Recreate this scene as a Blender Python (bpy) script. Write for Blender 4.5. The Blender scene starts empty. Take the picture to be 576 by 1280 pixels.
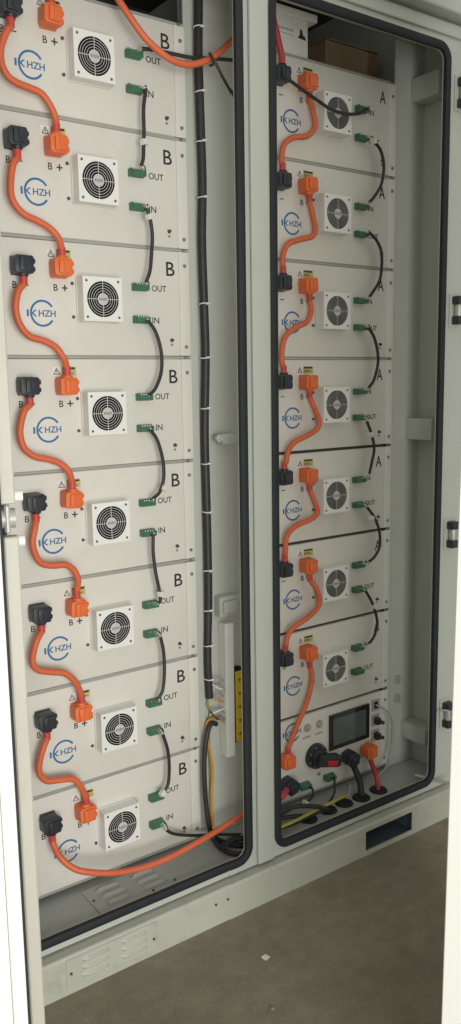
import bpy, bmesh, math, random
from mathutils import Vector, Matrix
random.seed(7)
scn = bpy.context.scene
C = scn.collection
R = math.radians

# ------------------------------------------------------------------ camera
FZ = 1.886                      # floor is z = 0; the top of the racks is z = FZ
CAM = Vector((-0.7325, -1.5456, FZ - 0.7219))
YAW, PITCH, ROLL, FPX = 0.62203, 0.15311, -0.01541, 1048.15
fw = Vector((math.sin(YAW)*math.cos(PITCH), math.cos(YAW)*math.cos(PITCH), -math.sin(PITCH)))
rt0 = Vector((math.cos(YAW), -math.sin(YAW), 0)); up0 = rt0.cross(fw)
rt = rt0*math.cos(ROLL) + up0*math.sin(ROLL); up = up0*math.cos(ROLL) - rt0*math.sin(ROLL)
cd = bpy.data.cameras.new('camera'); cam = bpy.data.objects.new('camera', cd); C.objects.link(cam)
cam.matrix_world = Matrix(((rt.x, up.x, -fw.x, CAM.x), (rt.y, up.y, -fw.y, CAM.y), (rt.z, up.z, -fw.z, CAM.z), (0, 0, 0, 1)))
cd.sensor_fit = 'VERTICAL'; cd.sensor_height = 24.0; cd.sensor_width = 24.0; cd.lens = FPX/1280*24
cd.clip_start = 0.02; cd.clip_end = 100
scn.camera = cam

# ------------------------------------------------------------------ light
wd = bpy.data.worlds.new('World'); scn.world = wd; wd.use_nodes = True
bg = wd.node_tree.nodes['Background']; bg.inputs[0].default_value = (0.95, 0.95, 0.86, 1); bg.inputs[1].default_value = 0.66
def area(name, loc, target, sx, sy, power, col):
    l = bpy.data.lights.new(name, 'AREA'); l.shape = 'RECTANGLE'; l.size = sx; l.size_y = sy; l.energy = power; l.color = col
    o = bpy.data.objects.new(name, l); C.objects.link(o); o.location = loc
    o.rotation_euler = (Vector(target) - Vector(loc)).to_track_quat('-Z', 'Y').to_euler()
    return o
area('doorway_light', (-0.74, -3.0, 0.82), (0.0, 0.0, 0.85), 1.45, 1.5, 62, (1.0, 0.985, 0.94))
scn.view_settings.view_transform = 'Standard'; scn.view_settings.look = 'None'
scn.view_settings.exposure = 0.0; scn.view_settings.gamma = 1.0
scn.view_settings.use_curve_mapping = False
scn.render.engine = 'CYCLES'

# ------------------------------------------------------------------ helpers
def at(x, y, Y):
    """pixel of the photograph (576 x 1280) -> point on the plane at depth Y"""
    d = fw + rt*((x - 288)/FPX) - up*((y - 640)/FPX)
    return CAM + d*((Y - CAM.y)/d.y)
def atz(x, y, z):
    d = fw + rt*((x - 288)/FPX) - up*((y - 640)/FPX)
    return CAM + d*((z - CAM.z)/d.z)
def atx(x, y, X):
    d = fw + rt*((x - 288)/FPX) - up*((y - 640)/FPX)
    return CAM + d*((X - CAM.x)/d.x)

def material(name, col, rough=0.5, metal=0.0, spec=0.5, var=0.0, scale=6.0, bump=0.0, bscale=120.0, dirt=None, dirt_amt=0.0, coat=0.0, rvar=0.0):
    m = bpy.data.materials.new(name); m.use_nodes = True
    nt = m.node_tree; b = nt.nodes['Principled BSDF']
    b.inputs['Base Color'].default_value = (*col, 1); b.inputs['Roughness'].default_value = rough
    b.inputs['Metallic'].default_value = metal; b.inputs['Specular IOR Level'].default_value = spec
    b.inputs['Coat Weight'].default_value = coat
    tn = nt.nodes.new('ShaderNodeTexCoord'); oi = nt.nodes.new('ShaderNodeObjectInfo')
    mu = nt.nodes.new('ShaderNodeVectorMath'); mu.operation = 'MULTIPLY_ADD'; mu.inputs[0].default_value = (31.0, 47.0, 23.0)
    nt.links.new(oi.outputs['Random'], mu.inputs[1]); nt.links.new(tn.outputs['Object'], mu.inputs[2])
    class tc: outputs = {'Object': mu.outputs[0]}
    if var or dirt:
        n = nt.nodes.new('ShaderNodeTexNoise'); n.inputs['Scale'].default_value = scale; n.inputs['Detail'].default_value = 6
        n.inputs['Roughness'].default_value = 0.6
        nt.links.new(tc.outputs['Object'], n.inputs['Vector'])
        r = nt.nodes.new('ShaderNodeValToRGB'); r.color_ramp.elements[0].position = 0.3; r.color_ramp.elements[1].position = 0.7
        lo = tuple(c*(1 - var) for c in col); hi = tuple(min(1, c*(1 + var)) for c in col)
        r.color_ramp.elements[0].color = (*lo, 1); r.color_ramp.elements[1].color = (*hi, 1)
        nt.links.new(n.outputs['Fac'], r.inputs['Fac'])
        out = r.outputs['Color']
        if dirt:
            n2 = nt.nodes.new('ShaderNodeTexNoise'); n2.inputs['Scale'].default_value = scale*3.3; n2.inputs['Detail'].default_value = 8
            n2.inputs['Roughness'].default_value = 0.7
            nt.links.new(tc.outputs['Object'], n2.inputs['Vector'])
            r2 = nt.nodes.new('ShaderNodeValToRGB'); r2.color_ramp.elements[0].position = 0.55; r2.color_ramp.elements[1].position = 0.8
            r2.color_ramp.elements[0].color = (0, 0, 0, 1); r2.color_ramp.elements[1].color = (dirt_amt,)*3 + (1,)
            nt.links.new(n2.outputs['Fac'], r2.inputs['Fac'])
            mx = nt.nodes.new('ShaderNodeMix'); mx.data_type = 'RGBA'
            nt.links.new(r2.outputs['Color'], mx.inputs['Factor']); nt.links.new(out, mx.inputs['A'])
            mx.inputs['B'].default_value = (*dirt, 1); out = mx.outputs['Result']
        nt.links.new(out, b.inputs['Base Color'])
        if rvar:
            mr = nt.nodes.new('ShaderNodeMapRange'); mr.inputs['To Min'].default_value = rough - rvar; mr.inputs['To Max'].default_value = rough + rvar
            nt.links.new(n.outputs['Fac'], mr.inputs['Value']); nt.links.new(mr.outputs['Result'], b.inputs['Roughness'])
    if bump:
        n3 = nt.nodes.new('ShaderNodeTexNoise'); n3.inputs['Scale'].default_value = bscale; n3.inputs['Detail'].default_value = 3
        nt.links.new(tc.outputs['Object'], n3.inputs['Vector'])
        bp = nt.nodes.new('ShaderNodeBump'); bp.inputs['Strength'].default_value = bump; bp.inputs['Distance'].default_value = 0.002
        nt.links.new(n3.outputs['Fac'], bp.inputs['Height']); nt.links.new(bp.outputs['Normal'], b.inputs['Normal'])
    return m

M = {
 'panel': material('panel_paint', (0.70, 0.685, 0.63), 0.36, var=0.045, scale=3.5, bump=0.10, bscale=380, dirt=(0.46, 0.43, 0.36), dirt_amt=0.22, rvar=0.09),
 'grey': material('cabinet_paint', (0.50, 0.525, 0.475), 0.42, var=0.035, scale=2.2, bump=0.10, bscale=420, dirt=(0.36, 0.35, 0.29), dirt_amt=0.22, rvar=0.08),
 'door': material('door_paint', (0.86, 0.86, 0.82), 0.42, var=0.02, scale=3, bump=0.06, bscale=420),
 'rod': material('rod_paint', (0.46, 0.45, 0.39), 0.45, var=0.06, scale=6, dirt=(0.3, 0.27, 0.2), dirt_amt=0.3),
 'void_shade': material('void_shade_tone', (0.10, 0.115, 0.105), 0.85, var=0.15, scale=8, bump=0.2, bscale=150),  # shade of the deep void, painted into the back wall and roof colour
 'plinth': material('plinth_paint', (0.47, 0.48, 0.42), 0.45, var=0.06, scale=5, bump=0.12, bscale=300, dirt=(0.25, 0.22, 0.16), dirt_amt=0.55, rvar=0.08),
 'inside': material('galvanised_sheet', (0.40, 0.425, 0.40), 0.42, metal=0.0, var=0.06, scale=4, bump=0.06, bscale=260, rvar=0.08),
 'shelfshade': material('gap_shaded_shelf_steel', (0.05, 0.048, 0.045), 0.5, var=0.1, scale=9),  # shelf steel with the gap shadow put into its colour, lower right seams
 'shelf': material('shelf_steel', (0.40, 0.40, 0.375), 0.42, metal=0.15, var=0.06, scale=9),
 'rubber': material('rubber_seal', (0.013, 0.016, 0.021), 0.7, var=0.25, scale=14, bump=0.15, bscale=180),
 'blackplug': material('black_plastic', (0.030, 0.033, 0.042), 0.42, var=0.2, scale=30, bump=0.05),
 'cableblack': material('black_cable_jacket', (0.024, 0.024, 0.026), 0.5, var=0.25, scale=60, bump=0.08, bscale=300),
 'orange': material('orange_cable_jacket', (0.68, 0.145, 0.060), 0.50, var=0.07, scale=20, bump=0.05, bscale=200),
 'orangeplug': material('orange_plastic', (0.78, 0.165, 0.045), 0.48, var=0.06, scale=30),
 'red': material('red_heat_shrink', (0.56, 0.065, 0.060), 0.5, var=0.08, scale=40),
 'pinkred': material('red_cable_jacket', (0.50, 0.045, 0.060), 0.5, var=0.08, scale=40),
 'green': material('green_terminal_plastic', (0.055, 0.175, 0.105), 0.45, var=0.12, scale=60),
 'fanwhite': material('fan_housing_plastic', (0.80, 0.80, 0.77), 0.45, var=0.02, scale=10, bump=0.05, bscale=400),
 'fanhub': material('fan_hub_label', (0.55, 0.55, 0.53), 0.45, var=0.05, scale=60),
 'dark': material('dark_recess_plastic', (0.012, 0.012, 0.015), 0.75, spec=0.12, var=0.3, scale=260),
 'ink': material('black_ink', (0.028, 0.028, 0.030), 0.55, var=0.1, scale=40),
 'blue': material('blue_logo_ink', (0.045, 0.155, 0.37), 0.5, var=0.06, scale=40),
 'white': material('white_plastic', (0.76, 0.76, 0.73), 0.5, var=0.03, scale=30),
 'yellow': material('yellow_label_paper', (0.52, 0.45, 0.15), 0.55, var=0.1, scale=60),
 'yellowstrip': material('yellow_marker_strip', (0.72, 0.50, 0.02), 0.5, var=0.06, scale=40),
 'yellowgreen': material('yellow_green_wire', (0.36, 0.34, 0.07), 0.5, var=0.15, scale=50),
 'amber': material('amber_wire', (0.62, 0.30, 0.04), 0.45, var=0.1, scale=50),
 'greywire': material('grey_wire', (0.36, 0.36, 0.34), 0.5, var=0.1, scale=50),
 'screw': material('zinc_screw', (0.42, 0.41, 0.38), 0.36, metal=0.8, var=0.12, scale=200),
 'darkscrew': material('dark_screw', (0.13, 0.125, 0.115), 0.45, metal=0.5, var=0.2, scale=200),
 'steel': material('zinc_plated_steel', (0.48, 0.48, 0.45), 0.42, metal=0.4, var=0.08, scale=20),
 'navy': material('fork_pocket_paint', (0.10, 0.13, 0.16), 0.5, var=0.1, scale=10),
 'cardboard': material('cardboard', (0.30, 0.20, 0.12), 0.8, var=0.1, scale=14, bump=0.1, bscale=60),
 'screen': material('display_glass', (0.012, 0.013, 0.016), 0.06, spec=0.7, var=0.05, scale=5),
 'lcd': material('display_panel', (0.10, 0.115, 0.12), 0.10, spec=0.8, var=0.05, scale=5),
 'redhandle': material('red_handle', (0.55, 0.025, 0.03), 0.35, var=0.05, scale=30),
 'paper': material('paper', (0.75, 0.74, 0.70), 0.7, var=0.05, scale=60),
 'stone': material('stone', (0.22, 0.19, 0.15), 0.8, var=0.2, scale=60),
}

class MB:
    """collects shapes in one bmesh, builds ONE mesh object"""
    def __init__(s): s.bm = bmesh.new()
    def box(s, x0, x1, y0, y1, z0, z1, bev=0.0, seg=2, mat=None):
        t = bmesh.new(); bmesh.ops.create_cube(t, size=1)
        for v in t.verts:
            v.co = Vector(((x0 + x1)/2 + v.co.x*(x1 - x0), (y0 + y1)/2 + v.co.y*(y1 - y0), (z0 + z1)/2 + v.co.z*(z1 - z0)))
        if bev: bmesh.ops.bevel(t, geom=list(t.edges), offset=bev, segments=seg, profile=0.6, affect='EDGES')
        s.add(t, mat); return s
    def add(s, t, mat=None):
        if mat is not None: bmesh.ops.transform(t, matrix=mat, verts=list(t.verts))
        me = bpy.data.meshes.new('tmp'); t.to_mesh(me); s.bm.from_mesh(me); bpy.data.meshes.remove(me); t.free()
    def cyl(s, p0, p1, r0, r1=None, n=16, bev=0.0):
        p0, p1 = Vector(p0), Vector(p1); r1 = r0 if r1 is None else r1
        t = bmesh.new(); d = p1 - p0
        bmesh.ops.create_cone(t, cap_ends=True, segments=n, radius1=r0, radius2=r1, depth=d.length)
        if bev:
            es = [e for e in t.edges if len(e.link_faces) == 2 and any(len(f.verts) > 4 for f in e.link_faces)]
            bmesh.ops.bevel(t, geom=es, offset=bev, segments=2, profile=0.6, affect='EDGES')
        mat = Matrix.Translation((p0 + p1)/2) @ d.to_track_quat('Z', 'Y').to_matrix().to_4x4()
        s.add(t, mat); return s
    def prism(s, pts, y0, y1, bev=0.0):
        """polygon in x-z pushed from y0 (front) to y1"""
        t = bmesh.new()
        a = [t.verts.new((x, y0, z)) for x, z in pts]; b = [t.verts.new((x, y1, z)) for x, z in pts]
        fs = [t.faces.new(a), t.faces.new(b[::-1])]
        for i in range(len(pts)):
            j = (i + 1) % len(pts); t.faces.new((a[j], a[i], b[i], b[j]))
        bmesh.ops.recalc_face_normals(t, faces=list(t.faces))
        if bev: bmesh.ops.bevel(t, geom=list(t.edges), offset=bev, segments=2, profile=0.6, affect='EDGES')
        s.add(t); return s
    def ring(s, cx, cz, r0, r1, y0, y1, n=40, a0=0.0, a1=2*math.pi):
        """flat ring (or arc) facing -y"""
        t = bmesh.new(); full = abs(a1 - a0 - 2*math.pi) < 1e-6; L = []
        for i in range(n if full else n + 1):
            a = a0 + (a1 - a0)*i/n; c, q = math.cos(a), math.sin(a)
            L.append([t.verts.new((cx + r*c, y, cz + r*q)) for r, y in ((r0, y0), (r1, y0), (r1, y1), (r0, y1))])
        for i in range(n):
            A, B = L[i], L[(i + 1) % len(L)]
            for k in range(4): t.faces.new((A[k], A[(k + 1) % 4], B[(k + 1) % 4], B[k]))
        if not full: t.faces.new(L[0][::-1]); t.faces.new(L[-1])
        bmesh.ops.recalc_face_normals(t, faces=list(t.faces)); s.add(t); return s
    def tube(s, pts, r, n=10, step=6, caps=True, rend=None):
        P = [Vector(p) for p in pts]
        Q = []
        E = [2*P[0] - P[1]] + P + [2*P[-1] - P[-2]]
        for i in range(1, len(E) - 2):
            a, b, c, d = E[i - 1:i + 3]
            for k in range(step):
                u = k/step
                Q.append(0.5*((2*b) + (c - a)*u + (2*a - 5*b + 4*c - d)*u*u + (3*b - a - 3*c + d)*u**3))
        Q.append(P[-1]); t = bmesh.new(); prev = None; nrm = None; rings = []
        for i, p in enumerate(Q):
            tg = (Q[min(i + 1, len(Q) - 1)] - Q[max(i - 1, 0)]).normalized()
            if nrm is None:
                nrm = tg.orthogonal().normalized()
            else:
                nrm = (nrm - tg*nrm.dot(tg)).normalized()
            bn = tg.cross(nrm)
            rings.append([t.verts.new(p + (nrm*math.cos(2*math.pi*k/n) + bn*math.sin(2*math.pi*k/n))*r) for k in range(n)])
        for A, B in zip(rings, rings[1:]):
            for k in range(n): t.faces.new((A[k], A[(k + 1) % n], B[(k + 1) % n], B[k]))
        if caps: t.faces.new(rings[0][::-1]); t.faces.new(rings[-1])
        bmesh.ops.recalc_face_normals(t, faces=list(t.faces)); s.add(t); return s
    def plate_hole(s, x0, x1, z0, z1, hx0, hx1, hz0, hz1, r, y0, y1, n=8):
        """plate facing -y with a rounded rectangular opening"""
        t = bmesh.new()
        def loop(y):
            cs = [(hx1 - r, hz1 - r, 0), (hx0 + r, hz1 - r, 1), (hx0 + r, hz0 + r, 2), (hx1 - r, hz0 + r, 3)]
            inner = [[t.verts.new((cx + r*math.cos((q + i/n)*math.pi/2), y, cz + r*math.sin((q + i/n)*math.pi/2))) for i in range(n + 1)] for cx, cz, q in cs]
            outer = [t.verts.new((x, y, z)) for x, z in ((x1, z1), (x0, z1), (x0, z0), (x1, z0))]
            return inner, outer
        I0, O0 = loop(y0); I1, O1 = loop(y1)
        for I, O in ((I0, O0), (I1, O1)):
            for q in range(4):
                for i in range(n): t.faces.new((I[q][i], I[q][i + 1], O[q]))
                t.faces.new((I[q][n], I[(q + 1) % 4][0], O[(q + 1) % 4], O[q]))
        f0 = sum(I0, []); f1 = sum(I1, [])
        for i in range(len(f0)): j = (i + 1) % len(f0); t.faces.new((f0[i], f0[j], f1[j], f1[i]))
        for q in range(4): j = (q + 1) % 4; t.faces.new((O0[q], O0[j], O1[j], O1[q]))
        bmesh.ops.recalc_face_normals(t, faces=list(t.faces)); s.add(t); return s
    def mesh(s, name, mat, smooth=True, ang=35):
        me = bpy.data.meshes.new(name); s.bm.to_mesh(me); s.bm.free(); me.materials.append(mat)
        if smooth:
            me.polygons.foreach_set('use_smooth', [True]*len(me.polygons)); me.set_sharp_from_angle(angle=R(ang))
        return me
    def build(s, name, mat, parent=None, smooth=True, ang=35):
        return put(name, s.mesh(name, mat, smooth, ang), parent)

def put(name, me, parent=None, loc=(0, 0, 0), rot=(0, 0, 0)):
    o = bpy.data.objects.new(name, me); C.objects.link(o); o.parent = parent
    o.location = loc; o.rotation_euler = rot
    return o
def thing(name, label, cat, loc=(0, 0, 0), group=None):
    o = bpy.data.objects.new(name, None); o.empty_display_size = 0.05; C.objects.link(o); o.location = loc
    return tag(o, label, cat, group)
def tag(o, label, cat=None, group=None, kind=None):
    if label: o['label'] = label
    if cat: o['category'] = cat
    if group: o['group'] = group
    if kind: o['kind'] = kind
    return o
def copy_tree(o, parent=None):
    c = o.copy(); C.objects.link(c); c.parent = parent
    for ch in list(o.children): copy_tree(ch, c)
    return c

_tc = {}
def text_mesh(s, h, mat, thin=0.0, width=None, depth=0.0004):
    """lettering standing in the x-z plane facing -y, centred; h = cap height"""
    key = (s, h, mat.name, thin, width)
    if key in _tc: return _tc[key]
    cu = bpy.data.curves.new('lettering', 'FONT'); cu.body = s; cu.size = 1.0; cu.extrude = 0.0; cu.offset = thin
    cu.resolution_u = 3
    o = bpy.data.objects.new('lettering', cu); C.objects.link(o)
    dg = bpy.context.evaluated_depsgraph_get(); me = bpy.data.meshes.new_from_object(o.evaluated_get(dg))
    bpy.data.objects.remove(o); bpy.data.curves.remove(cu)
    xs = [v.co.x for v in me.vertices]; ys = [v.co.y for v in me.vertices]
    cx, cy = (min(xs) + max(xs))/2, (min(ys) + max(ys))/2
    k = h/(max(ys) - min(ys)); kx = k if width is None else width/(max(xs) - min(xs))
    for v in me.vertices: v.co = Vector(((v.co.x - cx)*kx, 0, (v.co.y - cy)*k))
    b = bmesh.new(); b.from_mesh(me)
    g = bmesh.ops.extrude_face_region(b, geom=list(b.faces))
    for v in [e for e in g['geom'] if isinstance(e, bmesh.types.BMVert)]: v.co.y -= depth
    bmesh.ops.recalc_face_normals(b, faces=list(b.faces)); b.to_mesh(me); b.free()
    me.materials.clear(); me.materials.append(mat); me.name = 'lettering'
    _tc[key] = me; return me

def screw_mesh(r, mat, name='screw', h=0.0025):
    m = MB(); m.cyl((0, 0, 0), (0, -h, 0), r, r*0.8, 12)
    m.box(-r*0.6, r*0.6, -h - 0.0002, -h + 0.0004, -r*0.12, r*0.12); m.box(-r*0.12, r*0.12, -h - 0.0003, -h + 0.0004, -r*0.6, r*0.6)
    return m.mesh(name, mat)
SCREW = screw_mesh(0.0042, M['screw']); DSCREW = screw_mesh(0.0030, M['darkscrew']); BOLT = screw_mesh(0.0036, M['darkscrew'])

# ------------------------------------------------------------------ floor
def concrete():
    m = bpy.data.materials.new('concrete'); m.use_nodes = True; nt = m.node_tree; b = nt.nodes['Principled BSDF']
    tc = nt.nodes.new('ShaderNodeTexCoord')
    def noise(sc, det, ro=0.6):
        n = nt.nodes.new('ShaderNodeTexNoise'); n.inputs['Scale'].default_value = sc; n.inputs['Detail'].default_value = det; n.inputs['Roughness'].default_value = ro
        nt.links.new(tc.outputs['Object'], n.inputs['Vector']); return n
    def ramp(n, p0, c0, p1, c1):
        r = nt.nodes.new('ShaderNodeValToRGB'); r.color_ramp.elements[0].position = p0; r.color_ramp.elements[1].position = p1
        r.color_ramp.elements[0].color = (*c0, 1); r.color_ramp.elements[1].color = (*c1, 1); nt.links.new(n.outputs['Fac'], r.inputs['Fac']); return r
    def mix(a, bb, f, mode='MULTIPLY'):
        x = nt.nodes.new('ShaderNodeMix'); x.data_type = 'RGBA'; x.blend_type = mode; x.inputs['Factor'].default_value = f
        nt.links.new(a, x.inputs['A']); nt.links.new(bb, x.inputs['B']); return x.outputs['Result']
    big = ramp(noise(3.2, 7), 0.3, (0.215, 0.192, 0.142), 0.72, (0.315, 0.285, 0.215))
    mid = ramp(noise(22, 8, 0.7), 0.3, (0.74, 0.73, 0.72), 0.72, (1.10, 1.09, 1.06))
    fine = ramp(noise(260, 5, 0.75), 0.32, (0.62, 0.61, 0.60), 0.68, (1.16, 1.16, 1.16))
    c = mix(big.outputs['Color'], mid.outputs['Color'], 0.8); c = mix(c, fine.outputs['Color'], 0.75)
    mp = nt.nodes.new('ShaderNodeMapping'); mp.inputs['Rotation'].default_value = (0, 0, 0.9); mp.inputs['Scale'].default_value = (14, 34, 1)
    nt.links.new(tc.outputs['Object'], mp.inputs['Vector']); sn = noise(1.0, 7, 0.65); nt.links.new(mp.outputs['Vector'], sn.inputs['Vector'])
    st = ramp(sn, 0.35, (0.80, 0.79, 0.78), 0.70, (1.22, 1.21, 1.18)); c = mix(c, st.outputs['Color'], 0.35)
    mp2 = nt.nodes.new('ShaderNodeMapping'); mp2.inputs['Rotation'].default_value = (0, 0, -0.5); mp2.inputs['Scale'].default_value = (16, 40, 1)
    nt.links.new(tc.outputs['Object'], mp2.inputs['Vector']); sn2 = noise(1.0, 6, 0.7); nt.links.new(mp2.outputs['Vector'], sn2.inputs['Vector'])
    st2 = ramp(sn2, 0.60, (1.0, 1.0, 1.0), 0.78, (1.35, 1.33, 1.28)); c = mix(c, st2.outputs['Color'], 0.35)
    nt.links.new(c, b.inputs['Base Color']); b.inputs['Roughness'].default_value = 0.78
    bp = nt.nodes.new('ShaderNodeBump'); bp.inputs['Strength'].default_value = 0.35; bp.inputs['Distance'].default_value = 0.004
    ns = noise(55, 8, 0.7); nt.links.new(ns.outputs['Fac'], bp.inputs['Height']); nt.links.new(bp.outputs['Normal'], b.inputs['Normal'])
    return m
fl = MB(); fl.box(-6, 6, -8, 4, -0.1, 0.0)
tag(fl.build('concrete_floor', concrete(), smooth=False), None, kind='structure')

# ------------------------------------------------------------------ cabinet
P = 0.2225
XL, XR = 0.056, 0.675          # fan column of the two racks
cab = thing('battery_cabinet', 'pale grey steel double-door cabinet holding two racks of battery modules', 'cabinet', (0.35, 0.2, 0))
def part(mb, name, mat, parent=None, smooth=True):
    o = mb.build(name, mat, None, smooth); par = parent or cab
    o.parent = par
    if par is cab: o.matrix_parent_inverse = Matrix.Translation(-cab.location)
    return o
def cput(name, me, loc, rot=(0, 0, 0), parent=None):
    o = put(name, me, None, loc, rot); o.parent = parent or cab
    if o.parent is cab: o.matrix_parent_inverse = Matrix.Translation(-cab.location)
    return o
zf = lambda w: FZ + w
X0, X1 = -0.32, 1.03
YF = -0.145                    # face of the front frame
OL, OR = (-0.211, 0.300), (0.397, 0.910)
ZB, ZT = zf(-1.772), zf(0.037)
FLOORZ = zf(-1.795)
# front frame: one welded sheet with the two openings
m = MB()
m.plate_hole(X0, 0.3485, zf(-1.802), zf(0.098), OL[0], OL[1], ZB, ZT, 0.022, YF, YF + 0.010)
m.plate_hole(0.3485, X1, zf(-1.802), zf(0.098), OR[0], OR[1], ZB, ZT, 0.022, YF, YF + 0.010)
part(m, 'front_frame', M['grey'])
m = MB(); m.box(0.3275, 0.3735, YF - 0.010, YF - 0.0006, zf(-1.80), zf(0.072), 0.006, 3); part(m, 'centre_post', M['grey'])
m = MB(); m.box(X0, X1, YF - 0.008, YF - 0.0006, zf(0.0665), zf(0.093), 0.004, 3); part(m, 'header_rail', M['grey'])
m = MB(); m.box(X0 - 0.01, X1 + 0.01, YF - 0.035, 0.0, zf(0.104), zf(0.20), 0.006, 3); part(m, 'roof_fascia', M['grey'])
for (a, b) in (OL, OR):       # black rubber seals round the openings
    m = MB(); w = 0.0165; t = 0.0065
    def rr(off, y):
        r = 0.022 + off; x0, x1, z0, z1 = a - off, b + off, ZB - off, ZT + off; pts = []
        for cx, cz, q in ((x1 - r, z1 - r, 0), (x0 + r, z1 - r, 1), (x0 + r, z0 + r, 2), (x1 - r, z0 + r, 3)):
            for i in range(9):
                an = (q + i/8)*math.pi/2; pts.append((cx + r*math.cos(an), y, cz + r*math.sin(an)))
        return pts
    prof = [(-0.0012, YF + 0.006), (-0.0012, YF - t*0.55), (0.003, YF - t*0.95), (0.008, YF - t), (w - 0.004, YF - t*0.92), (w, YF - t*0.4), (w, YF - 0.0004)]
    tb = bmesh.new(); loops = [[tb.verts.new(p) for p in rr(o_, y_)] for o_, y_ in prof]
    for A, B in zip(loops, loops[1:]):
        for i in range(len(A)): j = (i + 1) % len(A); tb.faces.new((A[i], A[j], B[j], B[i]))
    bmesh.ops.recalc_face_normals(tb, faces=list(tb.faces)); m.add(tb)
    part(m, 'rubber_seal', M['rubber'])
# shell
m = MB(); m.box(X0, X0 + 0.004, YF + 0.010, 0.62, zf(-1.80), zf(0.30)); part(m, 'side_wall', M['grey'])
m = MB(); m.box(X1 - 0.004, X1, YF + 0.010, 0.62, zf(-1.80), zf(0.30)); part(m, 'side_wall', M['grey'])
m = MB(); m.box(X0 + 0.004, X1 - 0.004, 0.616, 0.62, zf(-1.80), zf(0.30)); part(m, 'back_wall', M['void_shade'])
m = MB(); m.box(X0 - 0.01, X1 + 0.01, 0.0005, 0.63, zf(0.30), zf(0.31)); m.box(X0, X1, -0.14, 0.0, zf(0.201), zf(0.206)); part(m, 'roof', M['void_shade'])
m = MB(); m.box(X0 + 0.004, X1 - 0.004, YF + 0.011, 0.615, FLOORZ - 0.004, FLOORZ); inner_floor = part(m, 'inner_floor', M['inside'])
m = MB(); m.box(0.3005, 0.4442, 0.0120, 0.0150, FLOORZ + 0.001, zf(0.21)); part(m, 'gutter_panel', M['grey'])
m = MB(); m.box(0.4444, 0.4480, 0.0120, 0.60, FLOORZ + 0.001, zf(0.20)); part(m, 'partition', M['grey'])
# rack rails and shelves
for x0, x1 in ((0.2795, 0.300), (XL - 0.250, XL - 0.2165), (0.4485, XR - 0.2165)):
    m = MB(); m.box(x0, x1, 0.004, 0.010, FLOORZ + 0.001, zf(0.21), 0.001, 1); m.box(x1 - 0.004, x1, 0.010, 0.05, FLOORZ + 0.001, zf(0.21)); part(m, 'rack_rail', M['grey'])
m = MB(); m.box(0.8985, 1.005, 0.004, 0.008, FLOORZ + 0.001, zf(0.21)); part(m, 'side_plate', M['grey'])
m = MB(); m.box(1.005, 1.009, YF + 0.011, 0.008, FLOORZ + 0.001, zf(0.21)); part(m, 'side_plate', M['grey'])
SH = MB(); SH.box(-0.2150, 0.2215, 0.0008, 0.42, -0.0032, 0.0032, 0.0012, 1); SHM = SH.mesh('shelf', M['shelf'])
SH = MB(); SH.box(-0.2150, 0.2215, 0.0065, 0.42, -0.0030, 0.0030, 0.0012, 1); SHR = SH.mesh('shelf', M['shelfshade'])
for k in range(9): cput('shelf', SHM, (XL, 0, zf(-k*P)))
for k in range(9): cput('shelf', SHR if k in (4, 5, 6, 7) else SHM, (XR, 0, zf(-k*P)))
for xc in (XL, XR):
    for k in range(9): cput('screw', SCREW, (xc + 0.209, 0.0010, zf(-k*P - 0.0005)))
# brackets on the side plate
for zc, h in ((zf(-0.005), 0.056), (zf(-0.850), 0.056), (zf(-1.692), 0.046)):
    m = MB(); m.box(0.955, 1.004, -0.085, 0.0035, zc - h/2, zc + h/2, 0.003, 2); b_ = part(m, 'bracket', M['grey'])
    cput('bracket_screw', DSCREW, (0.972, -0.0855, zc), parent=b_)
for zc in (zf(-1.545), zf(-1.599)):
    m = MB(); m.box(0.928, 0.948, -0.002, 0.0035, zc - 0.012, zc + 0.012, 0.002, 1); m.box(0.934, 0.942, -0.006, -0.002, zc - 0.004, zc + 0.004, 0.001, 1); part(m, 'cable_tie_mount', M['shelf'])
# louvred vent in the inner floor and in the plinth
def louvre_mesh(L, hgt, mat):
    t = MB(); tb = bmesh.new(); n = 8; rows = []
    for x, s in ((-L/2, 0.0), (-L/2 + 0.006, 0.75), (-L/2 + 0.012, 1.0), (L/2 - 0.012, 1.0), (L/2 - 0.006, 0.75), (L/2, 0.0)):
        rows.append([tb.verts.new((x, -0.0065*s*math.sin(math.pi*min(1, i/n*1.25)**1.6 if i < n else math.pi) if i < n else 0, hgt*(i/n - 0.5)*(0.75 + 0.25*s))) for i in range(n + 1)])
    for A, B in zip(rows, rows[1:]):
        for i in range(n): tb.faces.new((A[i], A[i + 1], B[i + 1], B[i]))
    bmesh.ops.recalc_face_normals(tb, faces=list(tb.faces)); t.add(tb); return t.mesh('louver', mat, ang=60)
YP = -0.170
LOU = louvre_mesh(0.058, 0.013, M['plinth']); LOU2 = louvre_mesh(0.058, 0.016, M['inside'])
m = MB(); m.box(-0.042, 0.150, -0.108, -0.012, FLOORZ + 0.0003, FLOORZ + 0.0026, 0.001, 1); vp = part(m, 'vent_plate', M['inside'])
for gx in (0.012, 0.098):
    for i in range(3): cput('louver', LOU2, (gx, -0.034 - i*0.026, FLOORZ + 0.0028), (R(-90), 0, 0), vp)
for sx, sy in ((-0.034, -0.06), (0.142, -0.098), (0.085, -0.103)): cput('screw', DSCREW, (sx, sy, FLOORZ + 0.0026), (R(-90), 0, 0), vp)
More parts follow.
